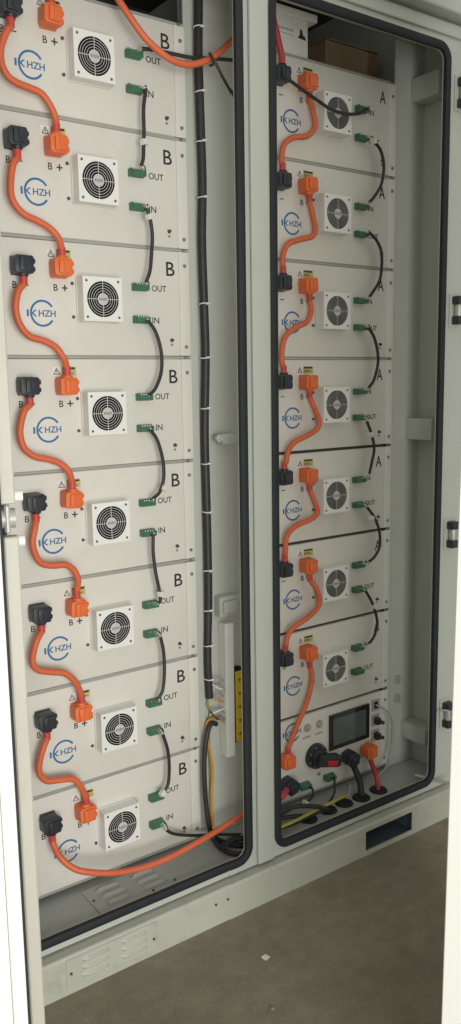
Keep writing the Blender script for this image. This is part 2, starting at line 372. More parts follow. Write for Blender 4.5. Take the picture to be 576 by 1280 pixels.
# plinth
ZPT = zf(-1.8065)
m = MB()
m.plate_hole(0.58, 0.90, 0.0, ZPT - 0.006, 0.648, 0.815, zf(-1.874), zf(-1.823), 0.003, YP, YP + 0.003, 3)
m.box(X0, 0.58, YP, YP + 0.05, 0.0, ZPT - 0.006); m.box(0.90, X1, YP, YP + 0.05, 0.0, ZPT - 0.006)
m.cyl((X0, YP + 0.0065, ZPT - 0.0065), (X1, YP + 0.0065, ZPT - 0.0065), 0.0065, n=20)
m.box(X0, X1, YP + 0.0065, YP + 0.05, ZPT - 0.0058, ZPT - 0.0002)
m.box(X0, X0 + 0.05, YP + 0.0502, 0.62, 0.0, ZPT - 0.004); m.box(X1 - 0.05, X1, YP + 0.0502, 0.62, 0.0, ZPT - 0.004)
pl = part(m, 'plinth', M['plinth'])
m = MB(); m.box(0.640, 0.823, YP + 0.0033, 0.40, 0.002, 0.0035); m.box(0.640, 0.6415, YP + 0.0033, 0.40, 0.0035, 0.07); m.box(0.8215, 0.823, YP + 0.0033, 0.40, 0.0035, 0.07); m.box(0.640, 0.823, YP + 0.0033, 0.40, 0.0702, 0.072); m.box(0.640, 0.823, 0.4003, 0.402, 0.002, 0.072)
part(m, 'fork_pocket', M['navy'])
m = MB(); m.box(-0.150, 0.052, YP - 0.0022, YP - 0.0002, zf(-1.872), zf(-1.8125), 0.0008, 1); vc = part(m, 'vent_cover', M['plinth'])
for gx in (-0.088, -0.002):
    for i in range(3): cput('louver', LOU, (gx, YP - 0.0024, zf(-1.823 - i*0.0165)), parent=vc)
for sx, sz in ((-0.141, -1.842), (0.043, -1.848)): cput('screw', DSCREW, (sx, YP - 0.0022, zf(sz)), parent=vc)
cput('screw', DSCREW, (0.232, YP, zf(-1.836)), parent=pl); cput('screw', DSCREW, (0.20, YP, zf(-1.836)), parent=pl)
# hinges on the right stile
for zc in (zf(-0.052), zf(-0.555), zf(-1.115), zf(-1.60)):
    m = MB(); m.box(0.940, 0.978, YF - 0.004, YF - 0.0006, zc - 0.040, zc + 0.040, 0.001, 1); h = part(m, 'hinge', M['grey'])
    for q in (1, -1):
        m = MB(); m.box(0.946, 0.972, YF - 0.026, YF - 0.0042, zc + q*0.024 - 0.010, zc + q*0.024 + 0.010, 0.003, 2); part(m, 'hinge_leaf', M['blackplug'], h)
    m = MB(); m.cyl((0.960, YF - 0.014, zc - 0.0138), (0.960, YF - 0.014, zc + 0.0138), 0.010, n=18, bev=0.001)
    for q in (-0.006, 0.0, 0.006): m.cyl((0.960, YF - 0.014, zc + q - 0.0012), (0.960, YF - 0.014, zc + q + 0.0012), 0.0114, n=18)
    part(m, 'hinge_pin', M['steel'], h)
# door stay at the bottom right, earth wire at the lowest hinge
m = MB(); a = atz(519, 969, FLOORZ + 0.02); b = atz(564, 980, FLOORZ + 0.02)
m.tube([a, a.lerp(b, 0.5), b], 0.0045, 8, 4); part(m, 'door_stay', M['steel'])
m = MB(); m.tube([(0.925, YF - 0.010, zf(-1.585)), (0.938, YF - 0.022, zf(-1.580)), (0.952, YF - 0.032, zf(-1.587)), (0.960, YF - 0.034, zf(-1.605)), (0.962, YF - 0.03, zf(-1.63))], 0.0022, 8, 6); part(m, 'earth_wire', M['greywire'])
# grommets in the inner floor
for gx, gy in ((0.788, -0.075), (0.723, -0.077), (0.668, -0.071), (0.611, -0.072), (0.543, -0.075)):
    t = MB(); prof = [(0.006, 0.004), (0.010, 0.0055), (0.018, 0.005), (0.0225, 0.0035), (0.024, 0.0003)]
    tb = bmesh.new(); loops = [[tb.verts.new((gx + r*math.cos(2*math.pi*i/24), gy + r*math.sin(2*math.pi*i/24), FLOORZ + z)) for i in range(24)] for r, z in prof]
    for A, B in zip(loops, loops[1:]):
        for i in range(24): j = (i + 1) % 24; tb.faces.new((A[i], A[j], B[j], B[i]))
    tb.faces.new(loops[0]); bmesh.ops.recalc_face_normals(tb, faces=list(tb.faces)); t.add(tb)
    part(t, 'grommet', M['rubber'])

# left door, swung open towards the camera so that its inner face is seen edge-on
def door_frame(hx, hy, ux, uy, nx, ny):
    return Matrix(((ux, nx, 0, hx), (uy, ny, 0, hy), (0, 0, 1, 0), (0, 0, 0, 1)))
s, c = math.sin(R(17.3)), math.cos(R(17.3))
DL = door_frame(-0.27, -0.17, -s, -c, c, -s)
def dpart(mb, name, mat, D, parent=None, smooth=True):
    bmesh.ops.transform(mb.bm, matrix=D, verts=list(mb.bm.verts)); bmesh.ops.recalc_face_normals(mb.bm, faces=list(mb.bm.faces))
    return part(mb, name, mat, parent, smooth)
zb, zt = zf(-1.795), zf(0.085)
m = MB(); m.box(0.0, 0.58, -0.034, -0.006, zb, zt, 0.004, 2); m.box(0.555, 0.5795, -0.0058, 0.0095, zb + 0.02, zt - 0.02, 0.0015, 1); m.box(0.02, 0.045, -0.0058, 0.010, zb + 0.02, zt - 0.02, 0.0015, 1)
dl = dpart(m, 'door', M['door'], DL); dl['label'] = 'open left door seen edge-on with flat lock rods'
LZ = zf(-0.865)
m = MB(); m.box(0.503, 0.520, 0.0145, 0.0305, LZ + 0.016, zt - 0.04, 0.0015, 1); dpart(m, 'lock_rod', M['rod'], DL, dl)
m = MB(); m.box(0.503, 0.520, 0.0160, 0.0320, zb + 0.03, LZ - 0.020, 0.0015, 1); dpart(m, 'lock_rod', M['rod'], DL, dl)
m = MB(); m.box(0.485, 0.545, -0.005, 0.012, LZ - 0.035, LZ + 0.035, 0.003, 2); m.cyl((0.512, 0.010, LZ), (0.512, 0.030, LZ), 0.011, n=16); m.box(0.500, 0.524, 0.018, 0.024, LZ - 0.016, LZ + 0.016, 0.002, 1); dpart(m, 'lock_cam', M['shelf'], DL, dl)
for dz in (0.024, -0.026):
    m = MB(); m.cyl((0.512, 0.028, LZ + dz), (0.512, 0.039, LZ + dz), 0.0062, n=16, bev=0.001); dpart(m, 'rod_roller', M['white'], DL, dl)
for dz in (0.5, 0.0, -0.30, -0.62):
    m = MB(); m.box(0.540, 0.553, -0.005, 0.0075, LZ + dz - 0.03, LZ + dz + 0.03, 0.002, 1); m.box(0.525, 0.540, -0.005, 0.004, LZ + dz - 0.012, LZ + dz + 0.012, 0.002, 1); dpart(m, 'rod_guide', M['steel'], DL, dl)
m = MB(); m.box(0.570, 0.574, 0.0097, 0.0125, zb + 0.03, zt - 0.03, 0.0008, 1); dpart(m, 'door_gasket', M['rubber'], DL, dl)
# right door, swung wide open, outside the view
s, c = math.sin(R(100)), math.cos(R(100))
DR = door_frame(0.99, -0.185, -c, -s, -s, c)
m = MB(); m.box(0.0, 0.60, -0.040, -0.006, zb, zt, 0.004, 2); m.box(0.575, 0.5995, -0.0058, 0.012, zb + 0.02, zt - 0.02, 0.0015, 1)
dr = dpart(m, 'door', M['grey'], DR)
m = MB(); m.box(0.52, 0.537, 0.006, 0.010, zb + 0.03, zt - 0.04, 0.001, 1); dpart(m, 'lock_rod', M['rod'], DR, dr)
m = MB(); m.box(0.512, 0.545, -0.0058, 0.006, LZ - 0.04, LZ + 0.04, 0.002, 1); dpart(m, 'lock_cam', M['steel'], DR, dr)

# ------------------------------------------------------------------ battery modules
def hl(w): return P + w                                         # height above the module's base
def logo_mesh():
    t = MB(); cu, cw = -0.115, hl(-0.140)
    t.ring(cu, cw, 0.0214, 0.0254, -0.0006, 0.0, 44, R(33), R(327))
    t.box(-0.1468, -0.1428, -0.0006, 0, cw - 0.0065, cw + 0.0065)
    for sg in (1, -1):
        t.prism([(-0.1375, cw), (-0.1335, cw), (-0.1265, cw + sg*0.0062), (-0.1305, cw + sg*0.0062)], -0.0006 - 0.00003*sg, 0.0)
    me2 = text_mesh('HZH', 0.0120, M['blue'], 0.012, 0.0345, 0.0006)
    t.bm.from_mesh(me2)
    n = len(me2.vertices); t.bm.verts.ensure_lookup_table()
    for v in t.bm.verts[-n:]: v.co += Vector((-0.1055, 0, cw))
    return t.mesh('logo', M['blue'], smooth=False)
LOGO = logo_mesh()
def plus_mesh(r, t_, mat):
    t = MB(); t.box(-r, r, -0.0004, 0, -t_, t_); t.box(-t_, t_, -0.00046, -0.00001, -r, r); return t.mesh('polarity_mark', mat, smooth=False)
PLUS = plus_mesh(0.0062, 0.0013, M['ink'])
t = MB(); t.box(-0.0055, 0.0055, -0.0004, 0, -0.001, 0.001); MINUS = t.mesh('polarity_mark', M['ink'], smooth=False)
def fan_meshes():
    hs = 0.0425; d = {}
    t = MB(); t.plate_hole(-hs, hs, -hs, hs, -0.0345, 0.0345, -0.0345, 0.0345, 0.0344, -0.030, -0.004, 9)
    # chamfered rim and foot
    t.box(-hs - 0.0012, hs + 0.0012, -0.0045, -0.0002, -hs - 0.0012, hs + 0.0012, 0.001, 1)
    d['housing'] = t.mesh('fan', M['fanwhite'], ang=40)
    t = MB(); t.cyl((0, -0.0297, 0), (0, -0.0045, 0), 0.0343, n=40)
    d['rotor'] = t.mesh('filter_mat', M['dark'])
    t = MB()
    for r in (0.0160, 0.0208, 0.0256, 0.0304): t.ring(0, 0, r - 0.00030, r + 0.00030, -0.0303, -0.0298, 36)
    for i in range(4):
        a = math.pi/4*(2*i) + 0.0; ca, sa = math.cos(a), math.sin(a)
        px, pz = -sa*0.0004, ca*0.0004
        t.prism([(0.011*ca + px, 0.011*sa + pz), (0.0347*ca + px, 0.0347*sa + pz), (0.0347*ca - px, 0.0347*sa - pz), (0.011*ca - px, 0.011*sa - pz)], -0.0305, -0.0298)
    d['grille'] = t.mesh('fan_grille', M['fanwhite'], ang=40)
    t = MB(); t.cyl((0, -0.0305, 0), (0, -0.022, 0), 0.0118, n=28, bev=0.0006); d['hub'] = t.mesh('fan_hub', M['fanhub'])
    return d
FAN = fan_meshes(); HUBTXT = text_mesh('KHZH', 0.0052, M['ink'], 0.0, 0.0165, 0.0003)
FSCREW = screw_mesh(0.0026, M['darkscrew'], 'fan_screw', 0.0014)
def green_mesh():
    t = MB(); t.box(-0.0165, 0.0165, -0.010, -0.0002, -0.0075, 0.0075, 0.0008, 1)
    t.box(-0.0150, 0.0165, -0.0185, -0.0102, -0.0068, 0.0042, 0.0008, 1)
    for i in range(5): t.box(-0.0125 + i*0.0060, -0.0090 + i*0.0060, -0.0196, -0.0187, -0.0045, 0.0018)
    t.box(-0.0164, -0.0140, -0.0150, -0.0102, -0.0072, 0.0072)
    return t.mesh('signal_connector', M['green'])
GREEN = green_mesh()
t = MB()
for i in range(4): t.cyl((-0.0098 + i*0.0060, -0.0140, 0.0062), (-0.0098 + i*0.0060, -0.0140, 0.0036), 0.0016, n=8)
PINS = t.mesh('terminal_screws', M['screw'])
def socket_mesh(mat):
    t = MB(); t.box(-0.0165, 0.0165, -0.006, -0.0002, -0.0175, 0.0175, 0.002, 2); return t.mesh('power_socket', mat)
SOCKB, SOCKO = socket_mesh(M['blackplug']), socket_mesh(M['orangeplug'])
t = MB(); t.box(-0.010, 0.010, -0.0006, -0.0001, -0.0085, 0.0085); STK_W = t.mesh('warning_sticker', M['paper'], smooth=False)
t = MB(); t.box(-0.0150, 0.0150, -0.0006, -0.0001, -0.0085, 0.0085); STK_Y = t.mesh('warning_sticker', M['yellow'], smooth=False)
t = MB(); 
for (x0, z0), (x1, z1) in (((-0.0065, -0.0055), (0.0065, -0.0055)), ((0.0065, -0.0055), (0.0, 0.006)), ((0.0, 0.006), (-0.0065, -0.0055))):
    dx, dz = x1 - x0, z1 - z0; L = math.hypot(dx, dz); nx, nz = -dz/L*0.0007, dx/L*0.0007
    t.prism([(x0 + nx, z0 + nz), (x1 + nx, z1 + nz), (x1 - nx, z1 - nz), (x0 - nx, z0 - nz)], -0.0010, -0.0006)
t.box(-0.0006, 0.0006, -0.0010, -0.0006, -0.003, 0.0022)
TRI = t.mesh('warning_triangle', M['ink'], smooth=False)
t = MB(); t.box(-0.013, 0.013, -0.0009, -0.0006, 0.0032, 0.0072); t.box(-0.013, 0.004, -0.0009, -0.0006, -0.0015, -0.0002); t.box(-0.013, 0.009, -0.0009, -0.0006, -0.0045, -0.0032)
BARS = t.mesh('warning_print', M['ink'], smooth=False)
t = MB(); t.cyl((0, -0.0002, 0), (0, -0.0035, 0), 0.0042, 0.0036, 12); t.cyl((0, -0.0036, 0), (0, -0.0075, 0), 0.0020, n=10); STUD = t.mesh('earth_stud', M['darkscrew'])

def make_module(letter, first, second, name='battery_module'):
    root = thing(name, '-', 'battery module')
    t = MB(); t.box(-0.2140, 0.1955, 0.0030, 0.40, 0.0035, P - 0.0035); t.build('chassis', M['panel'], root)
    t = MB(); t.box(-0.2150, 0.1962, -0.0004, 0.0028, 0.0042, P - 0.0042, 0.0008, 2); t.build('front_panel', M['panel'], root)
    for x0, x1 in ((0.1966, 0.2220),):
        t = MB(); t.box(x0, x1, -0.0008, 0.0026, 0.0036, P - 0.0036, 0.0008, 2); t.build('rack_ear', M['panel'], root)
    for w in (-0.032, -0.200): put('screw', SCREW, root, (0.2105, -0.0008, hl(w)))
    f = put('fan', FAN['housing'], root, (0, -0.0006, hl(-0.1115)))
    put('filter_mat', FAN['rotor'], f); put('fan_grille', FAN['grille'], f); put('fan_hub', FAN['hub'], f); put('hub_lettering', HUBTXT, f, (0, -0.0306, 0))
    for sx in (-1, 1):
        for sz in (-1, 1): put('fan_screw', FSCREW, f, (sx*0.0345, -0.030, sz*0.0345))
    for sx in (-0.0505, 0.0505):
        for w in (-0.081, -0.145): put('bolt', BOLT, root, (sx, -0.0005, hl(w)))
    put('power_socket', SOCKB, root, (-0.159, -0.0006, hl(-0.055))); put('power_socket', SOCKO, root, (-0.080, -0.0006, hl(-0.056)))
    put('polarity_lettering', text_mesh('B', 0.0125, M['ink'], 0.006), root, (-0.168, -0.0005, hl(-0.089))); put('polarity_mark', MINUS, root, (-0.1455, -0.0005, hl(-0.089)))
    put('polarity_lettering', text_mesh('B', 0.0125, M['ink'], 0.006), root, (-0.0855, -0.0005, hl(-0.0905))); put('polarity_mark', PLUS, root, (-0.0665, -0.0005, hl(-0.0905)))
    put('logo', LOGO, root, (0, -0.0005, 0))
    w_ = put('warning_sticker', STK_W, root, (-0.0925, -0.0004, hl(-0.0275))); put('warning_triangle', TRI, w_)
    y_ = put('warning_sticker', STK_Y, root, (-0.0665, -0.0004, hl(-0.0270))); put('warning_print', BARS, y_)
    for tx, w, wl in ((first, -0.0815, -0.0815), (second, -0.1465, -0.1465)):
        g = put('signal_connector', GREEN, root, (0.0975, -0.0005, hl(w))); put('terminal_screws', PINS, g)
        me = text_mesh(tx, 0.0125, M['ink'], 0.006, 0.035 if tx == 'OUT' else 0.0165)
        put('port_lettering', me, root, ((0.1465 if tx == 'OUT' else 0.1365), -0.0005, hl(wl)))
    put('rack_letter', text_mesh(letter, 0.0285, M['ink'], 0.006, 0.0205), root, (0.1755, -0.0005, hl(-0.040)))
    put('earth_stud', STUD, root, (0.1745, -0.0004, hl(-0.1865))); 
    t = MB(); t.box(-0.003, 0.003, -0.0004, 0, -0.0006, 0.0006); t.box(-0.002, 0.002, -0.00041, 0, -0.0026, -0.0016); t.box(-0.0006, 0.0006, -0.00042, 0, 0.0, 0.003); t.build('earth_symbol', M['ink'], root, smooth=False).location = (0.1745, -0.0005, hl(-0.196))
    return root
ORD = ['topmost', 'second from top', 'third from top', 'fourth from top', 'fifth from top', 'sixth from top', 'seventh from top', 'bottom']
mb_ = make_module('B', 'OUT', 'IN')
ma_ = make_module('A', 'IN', 'OUT')
for k in range(8):
    o = mb_ if k == 0 else copy_tree(mb_)
    o.location = (XL + random.uniform(-0.0006, 0.0006), random.uniform(-0.0012, 0.0008), zf(-(k + 1)*P))
    o.rotation_euler = (0, R(random.uniform(-0.12, 0.12)), 0)
    tag(o, '%s cream battery module marked B with round fan in left rack' % ORD[k], 'battery module', 'battery modules in the left rack')
for k in range(7):
    o = ma_ if k == 0 else copy_tree(ma_)
    o.location = (XR + random.uniform(-0.0006, 0.0006), random.uniform(-0.0012, 0.0008), zf(-(k + 1)*P))
    o.rotation_euler = (0, R(random.uniform(-0.12, 0.12)), 0)
    tag(o, '%s cream battery module marked A with round fan in right rack' % (ORD[k] if k < 6 else 'lowest'), 'battery module', 'battery modules in the right rack')

# ------------------------------------------------------------------ power cables with plugs
def plug_mesh(mat, nm='plug', down=True):
    """angled power plug; origin where it meets the socket; cable leaves down (or up)"""
    sg = -1 if down else 1; t = MB()
    o_ = 0.0045
    t.prism([(-0.0195 + o_, -0.0165), (0.0155 - o_*0.5, -0.0165), (0.0165, -0.0165 + o_*0.6), (0.0165, 0.0165 - o_*0.6), (0.0155 - o_*0.5, 0.0165), (-0.0195 + o_, 0.0165), (-0.0195, 0.0165 - o_), (-0.0195, -0.0165 + o_)], -0.034, -0.0062, 0.0016)
    t.box(-0.0115, 0.0105, -0.0385, -0.0335, -0.0125, 0.0125, 0.0018, 2)                 # raised face
    t.box(-0.0030, 0.0026, -0.0402, -0.0380, -0.0105, 0.0105, 0.0008, 1)                 # rib
    t.box(0.0166, 0.0212, -0.030, -0.016, 0.0030, 0.0115, 0.0012, 1); t.box(0.0166, 0.0212, -0.030, -0.016, -0.0115, -0.0030, 0.0012, 1)   # latch lugs
    t.box(0.0166, 0.0190, -0.027, -0.012, -0.0030, 0.0030, 0.0006, 1)
    t.cyl((-0.0005, -0.022, sg*0.0160), (-0.0005, -0.022, sg*0.0215), 0.0105, 0.0092, 18, 0.0008)
    return t.mesh(nm, mat)
PL = {('b', True): plug_mesh(M['blackplug'], 'black_plug', True), ('b', False): plug_mesh(M['blackplug'], 'black_plug', False),
      ('o', True): plug_mesh(M['orangeplug'], 'orange_plug', True), ('o', False): plug_mesh(M['orangeplug'], 'orange_plug', False)}
def plug_at(xc, k, kind):       # world position of a module's socket
    return Vector((xc + (-0.159 if kind == 'b' else -0.080), -0.0006, zf(-k*P - (0.055 if kind == 'b' else 0.056))))
def bent(pts, y): return [at(px, py, y) for px, py in pts]
def mid(pts):
    return sum(pts, Vector())/len(pts)
def cable_thing(name, label, cat, base, group=None): return thing(name, label, cat, base, group)
def child(mb, name, mat, root):
    o = mb.build(name, mat, None); o.parent = root; o.matrix_parent_inverse = Matrix.Translation(-root.location); return o
def cchild(name, me, root, loc, rot=(0, 0, 0)):
    o = put(name, me, None, loc, rot); o.parent = root; o.matrix_parent_inverse = Matrix.Translation(-root.location); return o
RW = 0.0066
def power_cable(label, group, start, end, px, y=-0.030, mat='orange'):
    """start / end = (world socket point, kind, goes down?) or None; px = pixels the jacket passes through"""
    base = start[0] if start else at(*px[0], y(0) if callable(y) else y)
    root = cable_thing('power_cable', label, 'power cable', base, group)
    body = bent(px, y) if not callable(y) else [at(a_, b_, y(i/(len(px) - 1))) for i, (a_, b_) in enumerate(px)]
    path = []; sl = []
    if start:
        p, kd, dn = start; sg = -1 if dn else 1
        q0 = p + Vector((-0.0005, -0.022, sg*0.020)); q1 = p + Vector((-0.0005, -0.0222, sg*0.034)); path += [q0, q1]; sl.append((q0, q1 + (q1 - q0)*0.25))
        cchild('black_plug' if kd == 'b' else 'orange_plug', PL[(kd, dn)], root, p, (R(random.uniform(-2, 2)), R(random.uniform(-3, 3)), R(random.uniform(-2, 2))))
    path += body
    if end:
        p, kd, dn = end; sg = -1 if dn else 1
        q0 = p + Vector((-0.0005, -0.022, sg*0.020)); q1 = p + Vector((-0.0005, -0.0222, sg*0.034)); path += [q1, q0]; sl.append((q0, q1 + (q1 - q0)*0.25))
        cchild('black_plug' if kd == 'b' else 'orange_plug', PL[(kd, dn)], root, p, (R(random.uniform(-2, 2)), R(random.uniform(-3, 3)), R(random.uniform(-2, 2))))
    m = MB(); m.tube(path, RW, 12, 6); child(m, 'cable_jacket', M[mat], root)
    for a_, b_ in sl:
        m = MB(); m.tube([a_, a_.lerp(b_, 0.5), b_], RW*1.10, 12, 3); child(m, 'heat_shrink', M['red'], root)
    return root
LC = [
 [(9, 38), (4, 50), (1, 63), (2.5, 80), (10, 95), (22, 104), (37, 110), (52, 117), (62, 130), (69, 145)],
 [(17, 204), (14, 222), (14, 242), (20, 257), (32, 269), (47, 276), (62, 285), (73, 297)],
 [(23, 364), (20, 385), (25, 405), (37, 420), (55, 426), (70, 434), (80, 448)],
 [(31, 513), (26, 532), (26, 547), (32, 562), (45, 571), (60, 574), (75, 579), (86, 589)],
 [(44, 660), (41, 677), (44, 692), (52, 704), (67, 707), (82, 706), (92, 712), (98, 724)],
 [(46, 802), (41, 825), (47, 837), (65, 840), (82, 842), (95, 853)],
 [(55, 934), (50, 952), (50, 967), (59, 976), (75, 975), (92, 974), (101, 983)]]
for k, px in enumerate(LC):
    power_cable('orange cable from black plug of %s B module to module below' % ORD[k], 'orange cables of the left rack',
                (plug_at(XL, k, 'b'), 'b', True), (plug_at(XL, k + 1, 'o'), 'o', False), px)
power_cable('long orange cable sagging from the bottom B module towards the right rack', None, (plug_at(XL, 7, 'b'), 'b', True), None,
            [(69, 1060), (77, 1073), (92, 1085), (110, 1090), (144, 1091), (180, 1084), (212, 1072), (242, 1056), (274, 1037), (308, 1014), (330, 1000)], lambda u: -0.030 - 0.05*math.sin(math.pi*u))
top = power_cable('orange cable hanging in an arc across the top of the left rack', None, None, None,
            [(128, -40), (137, -20), (149, 0), (162, 20), (180, 45), (197, 62), (215, 75), (235, 81), (255, 77), (270, 69), (285, 56), (300, 38), (312, 22)], lambda u: -0.035 - 0.03*math.sin(math.pi*u))
power_cable('orange plug and cable entering the topmost B module from above', None, None, (plug_at(XL, 0, 'o'), 'o', False), [(52, -60), (57, -40), (61, -22)], -0.024)
RC = [
 [(390.5, 140), (393, 158), (383, 170), (365, 172), (354, 182), (351, 200)],
 [(389, 264), (393, 285), (390, 295), (376, 299), (361, 304), (354, 315), (352.5, 329)],
 [(388, 388), (383, 402), (368, 410), (355.5, 422), (351.5, 440), (352, 455)],
 [(391, 507), (398, 526), (395.5, 536), (384.4, 544), (368, 552.5), (359.5, 563.6), (357, 577)],
 [(392, 626), (396, 640), (388, 649), (370, 657), (358, 670), (356, 690)],
 [(395.5, 738), (398, 756), (385, 771), (365.5, 785), (358, 797), (357, 806)]]
for k, px in enumerate(RC):
    power_cable('orange cable from orange plug of %s A module to module below' % ORD[k], 'orange cables of the right rack',
                (plug_at(XR, k, 'o'), 'o', True), (plug_at(XR, k + 1, 'b'), 'b', False), px)
CU = Vector((XR, 0, zf(-8*P)))
p_op = CU + Vector((-0.152, -0.0006, hl(-0.100)))
power_cable('orange power cable from the lowest A module down to the control unit', None, (plug_at(XR, 6, 'o'), 'o', True), (p_op, 'o', False),
            [(389, 842), (387, 862), (380, 885), (370, 908), (364, 924)], -0.026)
power_cable('red cable dropping from above into the black plug of the topmost A module', None, None, (plug_at(XR, 0, 'b'), 'b', False), [(340, 20), (345, 40), (349, 58)], -0.024, 'pinkred')

# ------------------------------------------------------------------ signal cables
def port(xc, k, tx, rack):
    w = {'L': {'OUT': -0.0815, 'IN': -0.1465}, 'R': {'IN': -0.0815, 'OUT': -0.1465}}[rack][tx]
    return Vector((xc + 0.106, -0.0175, zf(-k*P + w)))
TAG = MB(); TAG.box(-0.0065, 0.0065, -0.0062, 0.0062, -0.0055, 0.0055, 0.0015, 2); TAGM = TAG.mesh('cable_tag', M['paper'])
def signal_cable(label, group, p0, p1, px, y=-0.026, tag_at=None, name='signal_cable', mat='cableblack', r=0.0037):
    base = p0 if p0 is not None else at(*px[0], y if not callable(y) else y(0))
    root = cable_thing(name, label, 'signal cable', base, group)
    n = len(px)
    body = [at(a_, b_, (y(i/max(1, n - 1)) if callable(y) else y)) for i, (a_, b_) in enumerate(px)]
    m = MB(); m.tube(body, r, 10, 6); child(m, 'cable_jacket', M[mat], root)
    for p, b in ((p0, body[0]), (p1, body[-1])):        # bare cores fan out into the green connector
        if p is None: continue
        for i in range(3):
            q = p + Vector(((i - 1)*0.006, 0.001, 0.0035)); mm = q.lerp(b, 0.5) + Vector((0, -0.006, 0.003*(i - 1)))
            m = MB(); m.tube([q, mm, b.lerp(mm, 0.1)], 0.0013, 6, 4); child(m, 'wire_core', M[('greywire', 'white', 'cableblack')[i]], root)
    if tag_at is not None: cchild('cable_tag', TAGM, root, at(tag_at[0], tag_at[1], y if not callable(y) else -0.03) + Vector((0, -0.002, 0)), (R(random.uniform(-15, 15)), R(random.uniform(-25, 25)), R(20)))
    return root
SL = [([(183, 111), (180, 135), (180.5, 165), (180, 182), (179.5, 198), (177, 207)], (180, 178)),
      ([(184, 260), (189, 278), (191, 297), (190, 315), (188, 338), (183, 353)], (186.5, 271)),
      ([(185, 400), (195, 415), (202, 440), (202, 465), (195, 485), (187, 494)], None),
      ([(188, 537), (197, 550), (204, 575), (205, 598), (200, 615), (192, 623)], (205, 610)),
      ([(192, 667), (192, 690), (195, 715), (199, 735), (201, 750), (198, 754)], (201, 742)),
      ([(201, 796), (205, 815), (206, 840), (204, 862), (199, 873)], None),
      ([(204, 918), (210, 937), (212, 957), (211, 978), (206, 990)], (203, 991))]
for k, (px, tg) in enumerate(SL):
    signal_cable('black signal cable between the %s and %s B modules' % (ORD[k], ORD[k + 1]), 'signal cables of the left rack', port(XL, k, 'IN', 'L'), port(XL, k + 1, 'OUT', 'L'), px, -0.028, tg)
signal_cable('black signal cable running right from the bottom B module', None, port(XL, 7, 'IN', 'L'), None, [(209, 1038), (217, 1042), (232, 1044), (255, 1044), (280, 1043), (306, 1043), (325, 1040)], -0.028)
sg = signal_cable('black signal cable from the topmost B module tied to the hanging orange cable', None, port(XL, 0, 'OUT', 'L'), None, [(178, 61), (190, 62), (215, 67), (240, 72), (262, 73), (278, 74), (300, 76)], lambda u: -0.028 - 0.03*u)
m = MB(); m.tube([at(262, 70, -0.06), at(268, 75, -0.062), at(278, 95, -0.06), at(288, 113, -0.055), at(300, 136, -0.045)], 0.0030, 8, 6); child(m, 'branch_wire', M['cableblack'], sg)
m = MB(); m.tube([at(262, 66, -0.075), at(266, 72, -0.079), at(267, 80, -0.074), at(263, 82, -0.062)], 0.0026, 8, 5); child(m, 'cable_tie', M['cableblack'], sg)
SR = [([(466, 176), (475, 188), (479, 207), (476, 230), (467, 246), (461, 253)], (466, 177)),
      ([(460, 290), (469, 299), (475.5, 313), (476.5, 330), (474, 350), (466, 364), (461, 371)], None),
      ([(460, 409), (468, 425), (472, 450), (467, 474), (460, 485)], None),
      ([(458, 527), (463, 541), (467, 560), (464, 578), (461, 592)], (462, 543)),
      ([(458, 634), (466, 645), (473, 662), (474, 682), (468, 695), (461, 702)], (463, 648)),
      ([(456, 738), (465, 755), (471, 778), (467, 795), (461, 804)], (467, 757))]
for k, (px, tg) in enumerate(SR):
    signal_cable('black signal cable between the %s and %s A modules' % (ORD[k], ORD[k + 1] if k < 5 else 'lowest'), 'signal cables of the right rack', port(XR, k, 'OUT', 'R'), port(XR, k + 1, 'IN', 'R'), px, -0.028, tg)
signal_cable('black cable slung across the fan of the topmost A module', None, None, port(XR, 0, 'IN', 'R'), [(352, 94), (362, 101), (380, 114), (397, 126), (412, 136), (430, 142), (447, 142), (458, 136)], lambda u: -0.055 + 0.02*u*u)

# ------------------------------------------------------------------ control unit at the foot of the right rack
cu = thing('control_unit', 'control box with small display and red-handled rotary switch below the A modules', 'control unit', CU)
t = MB(); t.box(-0.2140, 0.1955, 0.0030, 0.40, 0.0035, P - 0.0035); t.build('chassis', M['panel'], cu)
t = MB(); t.box(-0.2150, 0.1962, -0.0004, 0.0028, 0.0042, P - 0.0042, 0.0008, 2); t.build('front_panel', M['panel'], cu)
t = MB(); t.box(0.1966, 0.2220, -0.0008, 0.0026, 0.0036, P - 0.0036, 0.0008, 2); t.build('rack_ear', M['panel'], cu)
for w in (-0.032, -0.200): put('screw', SCREW, cu, (0.2105, -0.0008, hl(w)))
put('logo', LOGO, cu, (-0.004, -0.0005, 0.100))
t = MB(); t.plate_hole(0.004, 0.146, hl(-0.122), hl(-0.026), 0.014, 0.136, hl(-0.112), hl(-0.037), 0.003, -0.007, -0.0004, 4); sc = t.build('display', M['screen'], cu)
t = MB(); t.box(0.0142, 0.1358, -0.0052, -0.0042, hl(-0.1118), hl(-0.0372)); t.build('display_glass', M['lcd'], sc, smooth=False)
for ux in (-0.071, -0.031):
    t = MB(); t.ring(ux, hl(-0.039), 0.0072, 0.0105, -0.004, -0.0004, 28); t.cyl((ux, -0.0005, hl(-0.039)), (ux, -0.0052, hl(-0.039)), 0.0066, n=24, bev=0.0006); t.build('push_button', M['steel'], cu)
    t = MB()
    for i in range(5): t.box(ux - 0.013 + i*0.0056, ux - 0.0093 + i*0.0056, -0.0004, 0, -0.0028, -0.0018 + 0.0012*(i % 3)); t.box(ux - 0.013 + i*0.0056, ux - 0.0120 + i*0.0056, -0.00042, 0, -0.0028, 0.0028)
    t.build('button_lettering', M['ink'], cu, smooth=False).location = (0, -0.0005, hl(-0.064))
